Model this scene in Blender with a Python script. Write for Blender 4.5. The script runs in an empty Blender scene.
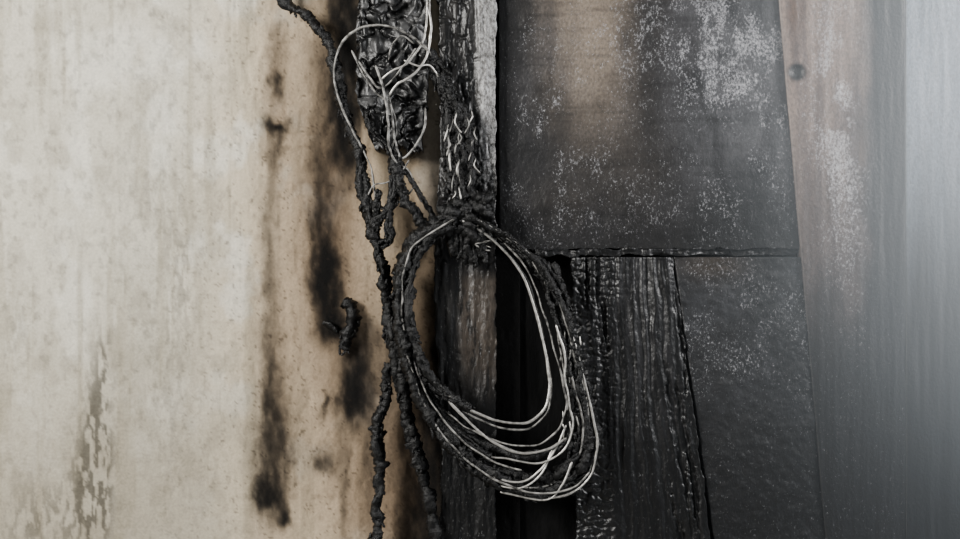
import bpy, math, random
import numpy as np
D=2.0; S=600.0; ZC=1.5
def P(px,py,d):
    px=np.asarray(px,float);py=np.asarray(py,float);d=np.asarray(d,float)
    f=1-d/D
    x=(px-480)/S*f; z=ZC+(269.5-py)/S*f
    return np.stack(np.broadcast_arrays(x,-d,z),-1)
# ---------- noise
def vnoise(x,y,seed):
    t=np.random.RandomState(seed).rand(256,256)
    xi=np.floor(x).astype(int);yi=np.floor(y).astype(int)
    fx=x-xi;fy=y-yi;fx=fx*fx*(3-2*fx);fy=fy*fy*(3-2*fy)
    a=t[xi&255,yi&255];b=t[(xi+1)&255,yi&255];c=t[xi&255,(yi+1)&255];e=t[(xi+1)&255,(yi+1)&255]
    return (a*(1-fx)+b*fx)*(1-fy)+(c*(1-fx)+e*fx)*fy
def fbm(x,y,seed,o=4):
    s=0;a=.5;n=0
    for i in range(o):
        s=s+a*vnoise(x*2**i,y*2**i,seed+i);n+=a;a*=.55
    return s/n
def worley(x,y,seed):
    r=np.random.RandomState(seed);tx=r.rand(256,256);ty=r.rand(256,256)
    xi=np.floor(x).astype(int);yi=np.floor(y).astype(int)
    f1=np.full(x.shape,9.);f2=np.full(x.shape,9.)
    for i in(-1,0,1):
        for j in(-1,0,1):
            cx=xi+i;cy=yi+j
            d=np.hypot(cx+tx[cx&255,cy&255]-x,cy+ty[cx&255,cy&255]-y)
            f2=np.where(d<f1,f1,np.minimum(f2,d));f1=np.minimum(f1,d)
    return f1,f2
def ss(a,b,x):
    t=np.clip((x-a)/(b-a),0,1);return t*t*(3-2*t)
def G(x,y,cx,cy,sx,sy): return np.exp(-.5*(((x-cx)/sx)**2+((y-cy)/sy)**2))
def C(r,g,b):
    c=np.array([r,g,b])/255.;return np.where(c<.04045,c/12.92,((c+.055)/1.055)**2.4)
def mix(a,b,t):
    t=np.asarray(t)[...,None];return a*(1-t)+b*t
# ---------- materials
def surf_mat(name,rough=.8,bump=.3,fine=260,ashcol=(.5,.5,.52),stretch=(1,1,1),spec=.3,ashscale=320,var=.5):
    m=bpy.data.materials.new(name);m.use_nodes=True;nt=m.node_tree;N=nt.nodes;L=nt.links
    b=N['Principled BSDF'];b.inputs['Specular IOR Level'].default_value=spec
    tc=N.new('ShaderNodeTexCoord');mp=N.new('ShaderNodeMapping');mp.inputs['Scale'].default_value=stretch
    L.new(tc.outputs['Object'],mp.inputs[0])
    col=N.new('ShaderNodeAttribute');col.attribute_name='Col'
    ash=N.new('ShaderNodeAttribute');ash.attribute_name='Ash'
    n1=N.new('ShaderNodeTexNoise');n1.inputs['Scale'].default_value=fine;n1.inputs['Detail'].default_value=5
    n2=N.new('ShaderNodeTexNoise');n2.inputs['Scale'].default_value=ashscale;n2.inputs['Detail'].default_value=4;n2.inputs['Roughness'].default_value=.8
    L.new(mp.outputs[0],n1.inputs['Vector']);L.new(mp.outputs[0],n2.inputs['Vector'])
    mr=N.new('ShaderNodeMapRange');mr.inputs[1].default_value=.25;mr.inputs[2].default_value=.75
    mr.inputs[3].default_value=1-var;mr.inputs[4].default_value=1+var;L.new(n1.outputs[0],mr.inputs[0])
    vm=N.new('ShaderNodeVectorMath');vm.operation='SCALE';L.new(col.outputs['Color'],vm.inputs[0]);L.new(mr.outputs[0],vm.inputs['Scale'])
    ad=N.new('ShaderNodeMath');ad.operation='MULTIPLY_ADD';ad.inputs[1].default_value=.25;L.new(ash.outputs['Fac'],ad.inputs[0]);L.new(n2.outputs[0],ad.inputs[2])
    m2=N.new('ShaderNodeMapRange');m2.inputs[1].default_value=.66;m2.inputs[2].default_value=.86;m2.inputs[4].default_value=.85;L.new(ad.outputs[0],m2.inputs[0])
    m3=N.new('ShaderNodeMath');m3.operation='MULTIPLY';L.new(m2.outputs[0],m3.inputs[0])
    lt=N.new('ShaderNodeMath');lt.operation='GREATER_THAN';lt.inputs[1].default_value=.02;L.new(ash.outputs['Fac'],lt.inputs[0]);L.new(lt.outputs[0],m3.inputs[1])
    mx=N.new('ShaderNodeMix');mx.data_type='RGBA';L.new(m3.outputs[0],mx.inputs[0]);L.new(vm.outputs[0],mx.inputs[6]);mx.inputs[7].default_value=(*ashcol,1)
    L.new(mx.outputs[2],b.inputs['Base Color'])
    b.inputs['Roughness'].default_value=rough
    bp=N.new('ShaderNodeBump');bp.inputs['Strength'].default_value=bump;bp.inputs['Distance'].default_value=.003
    L.new(n1.outputs[0],bp.inputs['Height']);L.new(bp.outputs[0],b.inputs['Normal'])
    return m
def simple_mat(name,col,rough,metal=0,scale=300,col2=None,spec=.5,bump=.5):
    m=bpy.data.materials.new(name);m.use_nodes=True;nt=m.node_tree;N=nt.nodes;L=nt.links
    b=N['Principled BSDF'];b.inputs['Roughness'].default_value=rough;b.inputs['Metallic'].default_value=metal;b.inputs['Specular IOR Level'].default_value=spec
    tc=N.new('ShaderNodeTexCoord');n=N.new('ShaderNodeTexNoise');n.inputs['Scale'].default_value=scale;n.inputs['Detail'].default_value=4
    L.new(tc.outputs['Object'],n.inputs['Vector'])
    r=N.new('ShaderNodeValToRGB');r.color_ramp.elements[0].position=.35;r.color_ramp.elements[1].position=.68
    r.color_ramp.elements[0].color=(*col,1);r.color_ramp.elements[1].color=(*(col2 or col),1)
    L.new(n.outputs[0],r.inputs[0]);L.new(r.outputs[0],b.inputs['Base Color'])
    bp=N.new('ShaderNodeBump');bp.inputs['Strength'].default_value=bump;bp.inputs['Distance'].default_value=.002
    L.new(n.outputs[0],bp.inputs['Height']);L.new(bp.outputs[0],b.inputs['Normal'])
    return m
# ---------- panel
def axis(a,b,lo,hi,st,coarse=14):
    r=[]
    x=a
    while x<b:
        r.append(x); x+= st if lo<=x<=hi else min(coarse,(lo-x) if x<lo-.01 else coarse)
    r.append(b);return np.array(r)
def build(name,xl,xr,yt,yb,depth,back,colf,dispf,mat,st=1.7,ybf=None,ashf=None,gam=None):
    ry=np.array([100. if yb<200 else 269.])
    X0=xl(ry)[0];X1=xr(ry)[0]
    us=(axis(X0,X1,-30,990,st)-X0)/(X1-X0)
    ys=axis(yt,yb,-30,575,st)
    U,Y=np.meshgrid(us,ys)
    if ybf is not None:
        w=ss(yb-60,yb,Y)
        Xt=xl(Y)+U*(xr(Y)-xl(Y)); Y=Y+w*ybf(Xt)
    X=xl(Y)+U*(xr(Y)-xl(Y))
    col=np.clip(colf(X,Y),0,1)**(gam or GAM);disp=dispf(X,Y)
    ash=ashf(X,Y) if ashf is not None else np.zeros_like(X)
    e=lambda A:np.pad(A,[(1,1),(1,1)]+[(0,0)]*(A.ndim-2),mode='edge')
    dd=e(depth+disp);dd[0]=back;dd[-1]=back;dd[:,0]=back;dd[:,-1]=back
    X=e(X);Y=e(Y);col=e(col);ash=e(ash)
    h,w=X.shape
    co=P(X,Y,dd).reshape(-1,3)
    front=P(X,Y,np.full_like(X,depth)).reshape(h,w,3);c3=co.reshape(h,w,3)
    for sl in [(0,slice(None)),(-1,slice(None)),(slice(None),0),(slice(None),-1)]:
        c3[sl][...,0]=front[sl][...,0];c3[sl][...,2]=front[sl][...,2]
    co=c3.reshape(-1,3)
    i=np.arange(h*w).reshape(h,w)
    q=np.stack([i[:-1,:-1],i[1:,:-1],i[1:,1:],i[:-1,1:]],-1).reshape(-1)
    me=bpy.data.meshes.new(name);me.vertices.add(h*w);me.vertices.foreach_set('co',co.ravel())
    nf=len(q)//4
    me.loops.add(len(q));me.loops.foreach_set('vertex_index',q)
    me.polygons.add(nf);me.polygons.foreach_set('loop_start',np.arange(0,len(q),4));
    me.polygons.foreach_set('use_smooth',np.ones(nf,bool))
    me.update(calc_edges=True)
    a=me.attributes.new('Col','FLOAT_COLOR','POINT')
    rg=np.concatenate([np.clip(col.reshape(-1,3),0,1),np.ones((h*w,1))],1);a.data.foreach_set('color',rg.ravel())
    a=me.attributes.new('Ash','FLOAT','POINT');a.data.foreach_set('value',ash.ravel())
    me.materials.append(mat)
    o=bpy.data.objects.new(name,me);bpy.context.collection.objects.link(o);return o
GAM=1.4
K=lambda v:(lambda y:np.zeros_like(y)+v)
TOP=-395;BOT=1165
# ---- plaster wall
def soot_shade(x,y,L):
    s=0
    for cx,cy,sx,sy,k in L: s=s+k*G(x,y,cx,cy,sx,sy)
    return s
def col_left(x,y):
    wx=x+(fbm(x/14,y/22,5)-.5)*14+(fbm(x/4,y/7,6)-.5)*6; wy=y+(fbm(x/20,y/20,9)-.5)*30
    n=fbm(x/90,y/120,1);n2=fbm(x/18,y/26,2);n3=fbm(x/5,y/7,3,3);st=fbm(x/10,y/160,4)
    c=mix(C(198,193,179),C(205,190,166),ss(150,300,x+60*(n-.5)))
    c=mix(c,C(170,165,151),ss(.45,.75,n)*.7*(1-ss(200,300,x)))
    c=mix(c,C(156,150,136),ss(.5,.7,n2)*.4*(1-.6*ss(200,300,x)))
    c=mix(c,C(222,219,208),ss(.5,.7,fbm(x/40,y/50,22))*.6*(1-.6*ss(250,500,y)))
    c=mix(c,C(145,138,120),ss(.5,.75,st)*.4)
    c=c*(1-.22*ss(.55,.8,n3)[...,None])
    c=mix(c,C(144,135,117),.6*ss(230,540,y)*(1-ss(180,300,x)))  # light falloff towards the lower left, painted into the plaster colour
    w=soot_shade(x,y,[(98,450,9,60,1.5),(88,490,14,40,1.0),(182,280,9,40,.5),(40,525,30,30,.7),(105,360,5,20,.8),(150,180,20,60,.25),(70,240,15,25,.2),(20,330,12,20,.3),(170,400,18,60,.3)])
    c=mix(c,C(66,63,56),np.clip(w*ss(.42,.6,fbm(x/4,y/14,31)),0,1)*.7)
    br=soot_shade(wx,wy,[(335,110,26,150,1.1),(275,400,15,130,.7),(277,90,11,70,.7),(350,400,34,90,.7),(420,420,30,170,1.2),(428,150,14,70,.3),(380,520,40,60,.6),(322,260,19,70,.8)])
    c=mix(c,C(124,101,80),1-np.exp(-br*.9))
    k=soot_shade(wx,wy,[(277,50,6,22,.7),(275,84,5,7,2.6),(275,125,8,5,4),(278,150,4,18,1.2),(271,215,4.5,60,.5),(270,320,6,60,.65),
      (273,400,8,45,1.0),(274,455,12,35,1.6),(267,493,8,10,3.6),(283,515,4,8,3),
      (322,230,9,32,1.5),(326,285,9,27,5),(320,180,8,50,.6),(320,100,12,60,.5),(340,60,9,60,2.4),(348,130,8,30,3.6),(352,20,9,50,3.4),(337,322,7,11,4),  # soot drip, plus the charred block's soft shadow painted as dark blobs
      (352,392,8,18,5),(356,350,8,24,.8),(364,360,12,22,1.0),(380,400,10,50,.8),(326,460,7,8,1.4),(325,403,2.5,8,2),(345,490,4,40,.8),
      (438,520,17,60,4),(425,430,14,50,1.4),(398,340,9,60,1),(441,300,6,90,2),(370,470,5,60,.6),(404,520,10,60,.9)])  # shade beside the post painted in dark, with soot around the coil
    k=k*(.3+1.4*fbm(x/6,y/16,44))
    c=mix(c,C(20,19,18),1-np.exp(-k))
    sp=ss(.76,.82,fbm(x/3.2,y/3.2,61,2))*.5*ss(100,340,x+80*n)
    c=mix(c,C(50,42,36),sp)
    return mix(c,C(10,10,10),ss(452,470,x))
def disp_left(x,y):
    return (fbm(x/40,y/60,71)-.5)*.004+(fbm(x/6,y/8,72)-.5)*.0016-.0012*ss(.6,.75,fbm(x/5,y/16,31))
m_plaster=surf_mat('sooty_plaster',.9,.35,220,var=.13,spec=.15)
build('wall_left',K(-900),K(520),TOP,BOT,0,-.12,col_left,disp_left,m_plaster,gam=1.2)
# ---- backing wall
m_black=surf_mat('burnt_wall',.85,.6,150,spec=.15,stretch=(1,1,.4))
def col_back(x,y):
    n=fbm(x/20,y/60,12);c=mix(C(12,12,13),C(38,38,38),ss(.4,.8,n));return c
build('wall_back',K(515),K(1700),TOP,BOT,-.014,-.12,col_back,lambda x,y:(fbm(x/12,y/50,13)-.5)*.008,m_black,st=3)
# ---- charred post
m_wood=surf_mat('charred_timber',.36,.5,180,ashcol=(.4,.4,.4),stretch=(1,1,.5),spec=.45,ashscale=280)
m_stud=surf_mat('charred_stud_surface',.4,.6,120,ashcol=(.3,.3,.3),stretch=(1,1,.6),spec=.5,ashscale=240)
def col_post(x,y):
    n=fbm(x/6,y/50,14);n2=fbm(x/9,y/12,15)
    c=mix(C(24,24,24),C(72,70,68),ss(.35,.75,n))
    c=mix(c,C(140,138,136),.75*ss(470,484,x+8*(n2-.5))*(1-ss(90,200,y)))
    b=ss(454,466,x+10*(n2-.5))*ss(262,285,y)*(1-ss(340,420,y+60*(n-.5)))
    c=mix(c,C(108,99,90),b*.6)
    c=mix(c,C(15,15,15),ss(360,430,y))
    return mix(c,C(12,12,12),ss(.6,.7,fbm(x/3,y/22,16))*.7)
def d_post(x,y):
    a=x+(fbm(x/18,y/20,94)-.5)*24
    f1,f2=worley(a/10,y/20,17)
    return (fbm(x/6,y/45,18)-.5)*.007-.003*(1-ss(0,.22,f2-f1))*(1-ss(255,275,y))*ss(.4,.6,fbm(x/15,y/20,95))+.003*ss(475,480,x)
build('charred_timber_post',lambda y:438+3*np.sin(y/60)+(fbm(y/9,y*0,19)-.5)*6,lambda y:496+(fbm(y/9,y*0,20)-.5)*4,TOP,BOT,.035,.003,col_post,d_post,m_wood,st=1.3,
  ashf=lambda x,y:ss(470,484,x)*(1-ss(150,230,y))*.75+.2)
# ---- charred block
def d_blk(x,y):
    a=x+(fbm(x/22,y/22,91,3)-.5)*50;b=y+(fbm(x/22,y/22,92,3)-.5)*50
    f1,f2=worley(a/18,b/22,21);g1,g2=worley(a/8,b/6,25);mk=ss(.5,.7,fbm(x/16,y/16,96))
    return -.010*(1-ss(0,.25,f2-f1))-.002*mk*(1-ss(0,.3,g2-g1))+(fbm(x/16,y/30,22,2)-.5)*.03
def col_blk(x,y):
    n=fbm(x/7,y/12,23)
    return mix(C(24,24,24),C(98,98,98),ss(.42,.72,n))
build('charred_stud',lambda y:357+(fbm(y/10,y*0,24)-.5)*6+np.clip(y-105,0,60)*.38,lambda y:426+(fbm(y/10,y*0,26)-.5)*8-ss(90,160,y)*6,TOP,152,.055,.003,col_blk,d_blk,m_stud,st=1.2,
   ybf=lambda x:(fbm(x/8,x*0,27)-.5)*26+ss(395,360,x)*-8,ashf=lambda x,y:.3*ss(.4,.7,fbm(x/10,y/20,28)))
# ---- upper panel
m_panel=surf_mat('scorched_board',.45,.35,260,ashcol=(.42,.42,.44),stretch=(1,1,.7),spec=.45,ashscale=300,var=.4)
def col_up(x,y):
    n=fbm(x/50,y/60,33);n2=fbm(x/12,y/40,34);n3=fbm(x/60,y/5,35,3)
    c=mix(C(46,46,48),C(78,77,79),ss(.35,.7,n))
    c=mix(c,C(104,104,106),.6*ss(620,720,x)*(1-ss(130,230,y))*ss(.3,.65,n2))
    wx=x+(n2-.5)*26
    b=G(wx,y,592,50,28,62)*.9+G(wx,y,575,-10,36,30)*.4+.14*G(wx,y,640,170,20,60)+.2*G(wx,y,560,210,30,20)
    c=mix(c,C(154,143,131),np.clip(b,0,1)*.85)
    c=mix(c,C(22,22,23),.85*ss(540,503,x+20*(n-.5)))
    c=mix(c,C(24,24,25),.8*ss(160,240,y+40*(n2-.5)))
    c=mix(c,C(30,29,29),.6*G(x,y,648,60,14,90))
    return c*(1-.25*ss(.5,.75,n3)[...,None])
def ash_up(x,y):
    n=fbm(x/30,y/40,36);m=fbm(x/9,y/22,37)
    a=G(x,y,540,120,18,70)*1.1+G(x,y,745,90,42,75)*1.0+.6*G(x,y,700,30,50,40)+.5*G(x,y,575,170,50,20)+.5*G(x,y,610,45,30,50)+.4*G(x,y,650,215,90,25)
    return np.clip(a,0,1)*ss(.3,.6,n)*(.4+.6*ss(.3,.6,m))*.76+.15
build('scorched_wall_panel',K(499),lambda y:783+y*.085,TOP,249,.012,-.008,col_up,lambda x,y:(fbm(x/60,y/80,38)-.5)*.006+(fbm(x/7,y/9,39)-.5)*.0018,m_panel,st=1.7,
   ybf=lambda x:(fbm(x/12,x*0,40)-.5)*5,ashf=ash_up)
# ---- ledge strip
build('charred_batten',K(535),K(804),248,255,.017,-.008,lambda x,y:mix(C(24,24,25),C(60,60,62),ss(.5,.8,fbm(x/10,y/3,41))),lambda x,y:(fbm(x/9,y/4,42)-.5)*.010-.012*ss(680,720,x),m_wood,st=1.3,ybf=lambda x:(fbm(x/14,x*0,43)-.5)*6+ (x<620)*1)
# ---- charred plank
def d_plk(x,y):
    a=x+(fbm(x/20,y/20,93)-.5)*24
    f1,f2=worley(a/9,y/8,45)
    al=(1-ss(590,635,x+50*(fbm(x/20,y/40,46)-.5)))
    gx=x-(y-255)*.1*ss(572,700,x)+(fbm(x/30,y/60,97)-.5)*10
    gr=fbm(gx/4,y/110,47,3)-.5
    cr=ss(.62,.7,fbm(gx/6,y/140,48))
    return al*(-.004)*(1-ss(0,.25,f2-f1))+gr*.010*(1-.5*al)-cr*.008
def col_plk(x,y):
    gx=x-(y-255)*.1*ss(572,700,x)
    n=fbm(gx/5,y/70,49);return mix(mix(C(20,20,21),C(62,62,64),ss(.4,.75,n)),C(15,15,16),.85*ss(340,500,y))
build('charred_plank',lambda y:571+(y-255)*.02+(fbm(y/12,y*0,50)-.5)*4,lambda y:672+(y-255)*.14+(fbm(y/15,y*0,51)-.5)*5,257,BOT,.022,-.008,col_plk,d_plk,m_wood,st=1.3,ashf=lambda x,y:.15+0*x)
# ---- lower right panel
def col_lr(x,y):
    n=fbm(x/40,y/60,53);n3=fbm(x/40,y/4,54,3)
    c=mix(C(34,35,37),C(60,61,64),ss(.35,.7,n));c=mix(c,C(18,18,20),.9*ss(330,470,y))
    c=mix(c,C(76,76,78),.35*G(x,y,730,350,40,60));c=mix(c,C(90,76,60),.5*G(x,y,712,265,22,10))
    return c*(1-.25*ss(.5,.75,n3)[...,None])
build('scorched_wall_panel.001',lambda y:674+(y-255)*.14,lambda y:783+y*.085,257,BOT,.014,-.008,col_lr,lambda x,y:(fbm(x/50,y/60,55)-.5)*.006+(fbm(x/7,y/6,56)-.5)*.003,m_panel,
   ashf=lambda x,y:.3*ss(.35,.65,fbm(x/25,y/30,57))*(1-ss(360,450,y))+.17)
# ---- vertical boards on right
def col_vb(x,y):
    n=fbm(x/9,y/120,63);n2=fbm(x/25,y/50,64)
    c=mix(C(148,135,127),C(114,102,97),ss(.35,.7,n))
    c=mix(c,C(86,79,77),ss(60,300,y+100*(n2-.5))*.85)
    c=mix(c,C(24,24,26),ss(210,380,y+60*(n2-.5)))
    r=np.hypot(x-797,(y-72));c=mix(c,C(30,26,24),ss(12,6,r+3*(n-.5)));c=mix(c,C(110,84,60),.6*G(x,y,795,12,6,14))
    c=mix(c,C(26,28,32),.95*ss(850,876,x+20*(n2-.5))*(1-ss(300,420,y)))
    return c
build('timber_board',lambda y:779.5+y*.086,K(905.5),TOP,BOT,.018,-.008,col_vb,lambda x,y:(fbm(x/5,y/90,65)-.5)*.003-.004*ss(8,4,np.hypot(x-797,y-72)),m_panel,
   ashf=lambda x,y:np.clip(G(x,y,832,90,18,90)+.5*G(x,y,850,200,14,100),0,1)*ss(.3,.55,fbm(x/20,y/30,66))*.85+.15)
def col_rr(x,y):
    n=fbm(x/14,y/140,69);c=mix(C(130,140,150),C(168,176,186),n);return mix(c,C(22,23,26),ss(80,340,y+80*(n-.5)))  # pale bluish top is haze brightness painted into the board colour
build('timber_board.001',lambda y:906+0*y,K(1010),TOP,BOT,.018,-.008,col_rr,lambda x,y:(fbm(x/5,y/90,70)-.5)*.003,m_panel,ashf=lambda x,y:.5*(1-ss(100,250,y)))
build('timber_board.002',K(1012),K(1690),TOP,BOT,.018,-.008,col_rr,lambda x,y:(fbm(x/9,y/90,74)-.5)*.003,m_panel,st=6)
# floor
me=bpy.data.meshes.new('floor');me.from_pydata([(-3,-4,0),(3,-4,0),(3,.12,0),(-3,.12,0)],[],[(0,1,2,3)]);me.materials.append(simple_mat('dusty_concrete',(.14,.13,.12),.9,scale=12,col2=(.25,.24,.22)))
o=bpy.data.objects.new('floor',me);bpy.context.collection.objects.link(o)
# ---------- cables
m_char=simple_mat('charred_insulation',(.0012,.0012,.0012),.4,scale=420,col2=(.007,.007,.007),spec=.28,bump=.9)
m_metal=simple_mat('bare_wire',(.32,.31,.29),.38,metal=.75,scale=160,col2=(.62,.6,.56),bump=.2)
m_gray=simple_mat('ash_wire',(.03,.029,.027),.5,metal=.3,scale=100,col2=(.34,.33,.31),bump=.6)
MATS=[m_char,m_metal,m_gray]
class Obj:
    def __init__(s,name): s.name=name;s.v=[];s.f=[];s.m=[];s.n=0
    def tube(s,pts,r,mi,rough=0.,seed=0,wob=0,sides=9,step=1.6,taper=True):
        if mi: r=r*.78
        else: r=r*1.05
        p=np.array(pts,float)
        if p.shape[1]==2: p=np.c_[p,np.full(len(p),.06)]
        p=np.vstack([2*p[0]-p[1],p,2*p[-1]-p[-2]]);out=[]
        for i in range(1,len(p)-2):
            L=np.hypot(*(p[i+1]-p[i])[:2])+abs(p[i+1,2]-p[i,2])*600;k=max(2,int(L/step));t=np.linspace(0,1,k,endpoint=False)[:,None]
            a,b,c,d=p[i-1],p[i],p[i+1],p[i+2]
            out.append(.5*((2*b)+(-a+c)*t+(2*a-5*b+4*c-d)*t*t+(-a+3*b-3*c+d)*t**3))
        q=np.vstack(out+[p[-2:-1]]);n=len(q);ar=np.arange(n)*step
        if wob:
            q[:,0]+=(fbm(ar/16,ar*0,seed+300)-.5)*wob*2;q[:,1]+=(fbm(ar/16,ar*0,seed+400)-.5)*wob;q[:,2]+=(fbm(ar/18,ar*0,seed+500)-.5)*wob*2/600
        w=P(q[:,0],q[:,1],q[:,2])
        T=np.gradient(w,axis=0);T/=np.linalg.norm(T,axis=1)[:,None]+1e-9
        nn=np.cross(T,[0,1,0.01]);nn/=np.linalg.norm(nn,axis=1)[:,None]+1e-9
        bb=np.cross(T,nn)
        an=np.linspace(0,2*np.pi,sides,endpoint=False)
        A,B=np.meshgrid(an,ar)
        R=np.full_like(A,r)
        if rough:
            R=R*(1+rough*(2*fbm(np.cos(A)*1.1+B/13+50,np.sin(A)*1.1+B/23+50,seed+600)-1)*2.0+rough*.6*(2*vnoise(np.cos(A)*2.5+B/1.8+9,np.sin(A)*2.5+9+B/2.6,seed+700)-1))
            R=R*(.65+.7*fbm(B/16,B*0,seed+800))
        if taper:
            R[0]*=.15;R[-1]*=.15
        R=np.maximum(R,.2)/600
        v=w[:,None]+nn[:,None]*(np.cos(an)[None,:,None]*R[...,None])+bb[:,None]*(np.sin(an)[None,:,None]*R[...,None])
        s.v.append(v.reshape(-1,3));i=np.arange(n*sides).reshape(n,sides)+s.n;j=np.roll(i,-1,1)
        f=np.stack([i[:-1],j[:-1],j[1:],i[1:]],-1).reshape(-1,4);s.f.append(f);s.m.append(np.full(len(f),mi));s.n+=n*sides
        return q
    def flakes(s,q,r,n,seed,mi=0,size=4):
        R=random.Random(seed)
        for k in range(n):
            i=R.randrange(len(q)-1);c=q[i];t=q[i+1]-q[i];t=t/(np.hypot(t[0],t[1])+1e-6)
            a=R.choice([-1,1])*r*R.uniform(.3,1.2);l=R.uniform(.6,2.2)*size;sp=R.uniform(-3.5,3.5)
            x=c[0]-t[1]*a;y=c[1]+t[0]*a
            s.tube([(x,y,c[2]+.002),(x+t[0]*l*.5+sp*.3,y+t[1]*l*.5,c[2]+R.uniform(0,.006)),(x+t[0]*l+sp,y+t[1]*l+R.uniform(0,2),c[2]+.004)],R.uniform(.6,1.8),mi,.5,seed*7+k,sides=5)
    def done(s,parent=None):
        me=bpy.data.meshes.new(s.name);v=np.vstack(s.v);f=np.vstack(s.f)
        me.vertices.add(len(v));me.vertices.foreach_set('co',v.ravel());me.loops.add(f.size);me.loops.foreach_set('vertex_index',f.ravel())
        me.polygons.add(len(f));me.polygons.foreach_set('loop_start',np.arange(0,f.size,4))
        me.polygons.foreach_set('use_smooth',np.ones(len(f),bool))
        for m in MATS: me.materials.append(m)
        me.polygons.foreach_set('material_index',np.concatenate(s.m));me.update(calc_edges=True)
        o=bpy.data.objects.new(s.name,me);bpy.context.collection.objects.link(o);return o
# long hanging charred cable
o=Obj('hanging_charred_cable')
q=o.tube([(278,-40,.03),(286,2,.03),(302,13,.035),(318,28,.04),(331,46,.045),(336,75,.05),(343,108,.05),(355,140,.05),(361,170,.05),(364,200,.05),(372,228,.055),(382,262,.055),(387,300,.055),(392,345,.055),(402,395,.05),(412,435,.05),(423,478,.05),(431,510,.05),(436,560,.045),(440,640,.04),(444,720,.04)],4.8,0,.55,1,2.5)
o.flakes(q,4,150,2)
q=o.tube([(362,160,.05),(366,195,.055),(370,225,.055),(379,250,.06),(386,290,.06),(393,340,.06)],4.2,0,.6,3,3);o.flakes(q,4,50,4)
q=o.tube([(395,338,.06),(402,380,.055),(405,410,.055),(413,440,.055),(420,470,.055)],5.2,0,.6,53,3);o.flakes(q,4,40,4)
o.done()
o=Obj('hanging_charred_cable')
q=o.tube([(390,362,.05),(386,380,.05),(384,405,.045),(377,430,.045),(380,455,.045),(381,485,.045),(377,515,.045),(374,560,.04),(372,640,.04)],5.2,0,.6,5,2);o.flakes(q,4,90,6)
q=o.tube([(372,425,.045),(376,432,.045),(382,438,.05)],5,0,.6,77,1)
o.done()
o=Obj('charred_cable_scrap')
q=o.tube([(343,300,.01),(350,308,.015),(352,325,.016),(346,340,.014),(343,350,.01)],5,0,.6,8,1);o.flakes(q,4,24,9)
q=o.tube([(322,322,.006),(330,325,.01),(338,332,.01)],3,0,.6,10,1)
o.done()
# tangle by the stud
o=Obj('burnt_wire_tangle')
def ch(p,r,seed,w=1.5,fl=26):
    q=o.tube(p,r,0,.6,seed,w);o.flakes(q,r,fl,seed+1)
ch([(398,150,.07),(394,170,.07),(395,190,.07),(389,208,.07),(376,222,.065),(372,240,.06)],4.2,20)
ch([(394,175,.07),(391,200,.07),(387,220,.07),(388,240,.065),(376,243,.06)],3.8,22)
ch([(396,165,.07),(402,185,.075),(407,203,.075),(416,214,.07),(424,228,.065)],4.6,24)
ch([(400,160,.07),(409,177,.07),(418,192,.07),(428,207,.065),(433,220,.06)],2.6,26,1,8)
ch([(366,110,.075),(372,128,.075),(385,145,.075),(398,158,.07)],3.2,28)
ch([(380,190,.06),(376,205,.06),(380,222,.06)],2.5,30)
M=lambda p,r=1.3,mi=1,seed=0,rg=.1:o.tube(p,r,mi,rg,seed,1)
M([(363,150,.06),(350,125,.06),(339,100,.06),(334,72,.06),(341,45,.07),(358,29,.085),(382,25,.09),(408,34,.09),(426,49,.085),(434,62,.07)],1.6,2,1)
M([(363,150,.06),(372,172,.06),(375,195,.06),(373,212,.06)],1.2,2,2)
M([(429,-30,.06),(429,5,.07),(431,32,.08),(426,58,.085),(412,76,.09),(397,84,.09),(389,96,.085)],1.5,1,3)
M([(426,-30,.06),(427,10,.075),(423,40,.085),(408,62,.09),(392,71,.09),(381,80,.085)],1.4,1,4)
M([(352,50,.07),(362,72,.08),(376,92,.085),(390,105,.085),(396,125,.08),(392,150,.075)],1.4,2,5)
M([(358,60,.08),(370,78,.085),(382,88,.085),(400,70,.09),(416,48,.09)],1.2,2,6)
M([(389,96,.085),(392,116,.085),(395,140,.08),(402,158,.075),(414,148,.08),(424,128,.08),(425,108,.07)],1.4,2,7)
M([(375,65,.085),(384,92,.09),(388,120,.09),(390,150,.08),(398,165,.075)],1.5,2,8)
M([(388,60,.085),(392,45,.09),(402,36,.09),(414,44,.09)],1.1,2,9)
M([(402,165,.075),(410,172,.075),(414,185,.07),(408,196,.07)],1.0,2,10)
M([(404,60,.09),(418,66,.09),(430,66,.08),(440,80,.07)],1.2,1,12)
M([(368,195,.065),(375,185,.068),(388,182,.07),(403,170,.075),(409,160,.08)],.9,2,13)
o.done()
# descending bundle on post
o=Obj('charred_cable_bundle')
for k,(dx,r) in enumerate([(-9,3.8),(-3,4.8),(3,4.8),(9,4.2),(0,4.5)]):
    q=o.tube([(430+dx*.2,48+k*3,.07),(439+dx*.4,75,.065),(450+dx*.5,98,.06),(459+dx,125,.06),(459+dx*1.1,160,.062),(461+dx*1.1,190,.066),(463+dx*1.3,215,.07)],r,0,.65,40+k,3);o.flakes(q,5,70,50+k,0,5)
R=random.Random(4)
for k in range(22):
    x=R.uniform(447,476);y=R.uniform(110,195);l=R.uniform(8,22)
    o.tube([(x,y,.075),(x+R.uniform(-3,3),y+l*.5,.08),(x+R.uniform(-5,5),y+l,.079)],R.uniform(.6,1.1),R.choice([1,2,2]),.2,k,sides=6)
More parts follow.
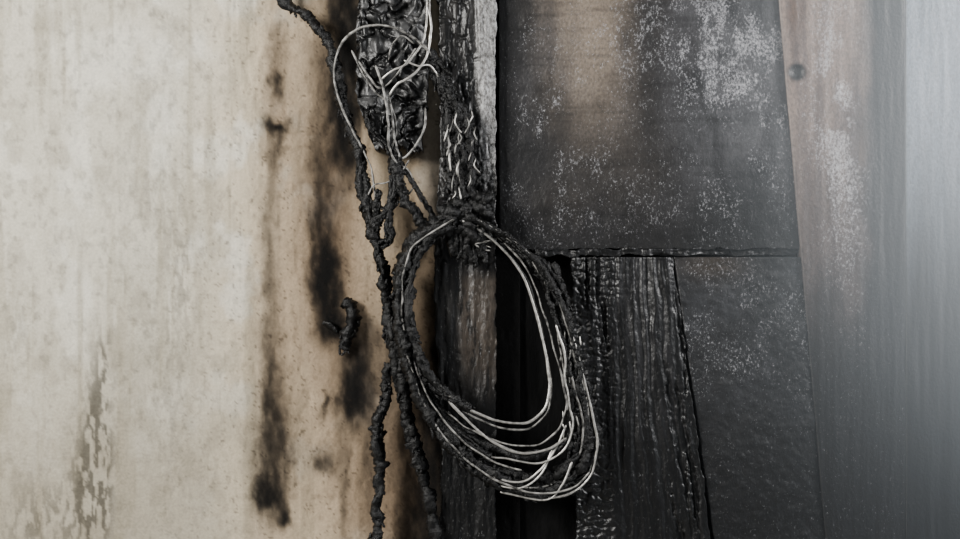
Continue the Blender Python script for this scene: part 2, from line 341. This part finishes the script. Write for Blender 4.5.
# knot
for k in range(18):
    x=R.uniform(442,486);y=R.uniform(198,232)
    o.tube([(x-R.uniform(4,14),y+R.uniform(-8,8),.07),(x,y,.085),(x+R.uniform(3,14),y+R.uniform(-4,14),.075)],R.uniform(3,5.5),0,.6,90+k,2)
for k in range(10):
    x=452+k*3.7;o.tube([(x,222,.08),(x+R.uniform(-3,3),242,.078),(x+R.uniform(-4,4),R.uniform(255,268),.07)],R.uniform(2.2,3.6),0,.6,120+k,2)
for k in range(9):
    x=R.uniform(465,487);y=R.uniform(225,258);o.tube([(x,y,.088),(x+R.uniform(3,8),y+R.uniform(-3,3),.088)],.9,2,.2,k,sides=6)
o.done()
# coil
o=Obj('burnt_cable_coil')
outer=[(455,218),(432,230),(412,245),(401,275),(399,312),(404,352),(416,392),(437,430),(466,464),(502,488),(540,499),(574,494),(594,472),(598,440),(590,400),(577,350),(563,305),(545,270),(520,244),(490,226),(466,216)]
inner=[(455,222),(436,236),(420,256),(413,285),(415,320),(424,352),(440,380),(465,404),(497,420),(525,424),(544,412),(550,390),(546,352),(537,315),(526,280),(508,254),(488,235),(474,226),(462,220)]
def samp(pl,n):
    p=np.array(pl,float);d=np.r_[0,np.cumsum(np.hypot(*np.diff(p,axis=0).T))];t=np.linspace(0,d[-1],n);return np.c_[np.interp(t,d,p[:,0]),np.interp(t,d,p[:,1])]
O=samp(outer,44);I=samp(inner,44)
def loop(b,dep,split,r1,seed,jit=3,mi=1,rm=1.4,end=44,bundle=0.,tail=None):
    rs=np.random.RandomState(seed);t=np.arange(44)/43.
    bb=b+ (bundle-b)*.75*np.exp(-((t-.2)/.15)**2)
    c=O*(1-bb[:,None])+I*bb[:,None]
    c=c+np.c_[np.convolve(rs.randn(50),np.ones(7)/7,'valid'),np.convolve(rs.randn(50),np.ones(7)/7,'valid')]*jit
    dd=dep+.012*np.sin(t*6.28+seed)
    p=np.c_[c,dd]
    k=int(split*44)
    if split>.05:
        q=o.tube(p[:k+1],r1,0,.6,seed,1.5);o.flakes(q,r1,int(90*split),seed+3,0,6)
    if k<end-2: o.tube(p[max(k-3,0):end],rm,mi,.08,seed,0,sides=8)
    if tail:
        k=int(tail*44);q=o.tube(p[k:end],2.2,0,.7,seed+9,1.5);o.flakes(q,2,16,seed+5)
loop(0,.085,.50,4.8,1,1,1,1.5,tail=.72)
loop(.12,.075,.62,5.4,2,3,2,1.3,bundle=0,tail=.8)
loop(.3,.07,.58,4.8,3,6,2,1.3,bundle=.1,tail=.7)
loop(.5,.08,.44,4.6,4,8,1,1.3,bundle=.15,end=34)
loop(.55,.065,.55,4.2,5,8,2,1.2,bundle=.2,end=36)
loop(1,.09,.42,4.0,6,1,1,1.7,bundle=.45)
loop(.93,.078,.38,3.6,7,3,2,1.2,bundle=.3)
loop(.08,.065,.78,4.8,8,5,2,1.2,bundle=.05)
loop(.05,.06,.55,5.4,9,4,2,1.2,bundle=0,end=32)
loop(.22,.06,.95,3.8,10,6,2,1.2,bundle=.05)
loop(.15,.07,.48,5,12,5,2,1.2,bundle=.1,end=24)
# bared strands riding on the charred side
loop(.1,.102,0,1,21,4,2,1.2,end=26,bundle=.05)
loop(.35,.102,0,1,22,4,2,1.1,end=22,bundle=.2)
loop(.7,.075,0,1,23,4,2,1.1,end=44,bundle=.3)
# bare arcs across lower coil
o.tube([(440,392,.08),(462,415,.085),(490,440,.09),(520,453,.09),(548,449,.09),(566,438,.085)],1.6,1,.1,60)
o.tube([(455,440,.08),(490,474,.085),(520,482,.09),(540,470,.09),(556,448,.085),(566,425,.08)],1.4,1,.1,61)
o.tube([(490,484,.08),(520,488,.09),(541,474,.09),(552,450,.085)],1.2,1,.1,62)
o.tube([(500,492,.08),(545,500,.085),(562,485,.09),(572,462,.09)],1.3,1,.1,63)
# charred right-hand strand with ragged fragments
for k,s in enumerate([0,7]):
    q=o.tube([(545+s,262,.07),(556+s,295,.072),(564+s,335,.075),(571+s,375,.075),(574+s,410,.072),(570+s,450,.07),(566,480,.07)],3.2,0,.7,64+k,4);o.flakes(q,3,60,66+k)
q=o.tube([(530,255,.07),(543,262,.075),(552,276,.075),(547,285,.07)],2.8,0,.6,68,2)
R=random.Random(8)
for k in range(16):
    x=R.uniform(560,580);y=R.uniform(330,430);o.tube([(x,y,.08),(x+R.uniform(-2,3),y+R.uniform(6,14),.082)],.9,R.choice([1,2]),.2,k,sides=6)
o.done()
# ---------- added haze volume, makes the pale glow at upper right
me=bpy.data.meshes.new('haze_glow')
x0,x1,y0,y1,z0,z1=.1,2.2,-1.0,-.12,.4,2.6
vs=[(x,y,z) for x in(x0,x1) for y in(y0,y1) for z in(z0,z1)]
me.from_pydata(vs,[],[(0,1,3,2),(4,6,7,5),(0,4,5,1),(2,3,7,6),(0,2,6,4),(1,5,7,3)])
m=bpy.data.materials.new('haze_scatter');m.use_nodes=True;N=m.node_tree.nodes;L=m.node_tree.links;N.remove(N['Principled BSDF'])
vs_=N.new('ShaderNodeVolumeScatter');vs_.inputs['Color'].default_value=(.82,.92,1,1);L.new(vs_.outputs[0],N['Material Output'].inputs['Volume'])
tc=N.new('ShaderNodeTexCoord');sp=N.new('ShaderNodeSeparateXYZ');L.new(tc.outputs['Object'],sp.inputs[0])
mr=N.new('ShaderNodeMapRange');mr.interpolation_type='SMOOTHSTEP';mr.inputs[1].default_value=.22;mr.inputs[2].default_value=.88;mr.inputs[4].default_value=1.0;L.new(sp.outputs[0],mr.inputs[0])
mz=N.new('ShaderNodeMapRange');mz.interpolation_type='SMOOTHSTEP';mz.inputs[1].default_value=1.1;mz.inputs[2].default_value=1.7;mz.inputs[3].default_value=.07;mz.inputs[4].default_value=1;L.new(sp.outputs[2],mz.inputs[0])
mu=N.new('ShaderNodeMath');mu.operation='MULTIPLY';L.new(mr.outputs[0],mu.inputs[0]);L.new(mz.outputs[0],mu.inputs[1]);L.new(mu.outputs[0],vs_.inputs['Density'])
me.materials.append(m);ob=bpy.data.objects.new('haze_glow',me);bpy.context.collection.objects.link(ob)
# ---------- camera, lights
cam=bpy.data.cameras.new('camera');cam.lens=36*D/(960/S);cam.clip_start=.05
co=bpy.data.objects.new('camera',cam);co.location=(0,-D,ZC);co.rotation_euler=(math.pi/2,0,0);bpy.context.collection.objects.link(co);bpy.context.scene.camera=co
def area(name,loc,tgt,sz,e,col):
    l=bpy.data.lights.new(name,'AREA');l.size=sz;l.energy=e;l.color=col
    ob=bpy.data.objects.new(name,l);ob.location=loc
    from mathutils import Vector
    ob.rotation_euler=(Vector(tgt)-Vector(loc)).to_track_quat('-Z','Y').to_euler();bpy.context.collection.objects.link(ob)
area('daylight_left',(-2.1,-2.0,2.5),(-.6,0,1.45),1.1,180,(1,.98,.94))
area('haze_fill_right',(2.3,-.9,2.3),(.8,-.2,1.7),.6,330,(.76,.88,1))  # added bluish lamp that lifts the haze and char sheen on the right
w=bpy.data.worlds.new('world');bpy.context.scene.world=w;w.use_nodes=True
w.node_tree.nodes['Background'].inputs[0].default_value=(.93,.96,1,1);w.node_tree.nodes['Background'].inputs[1].default_value=.2
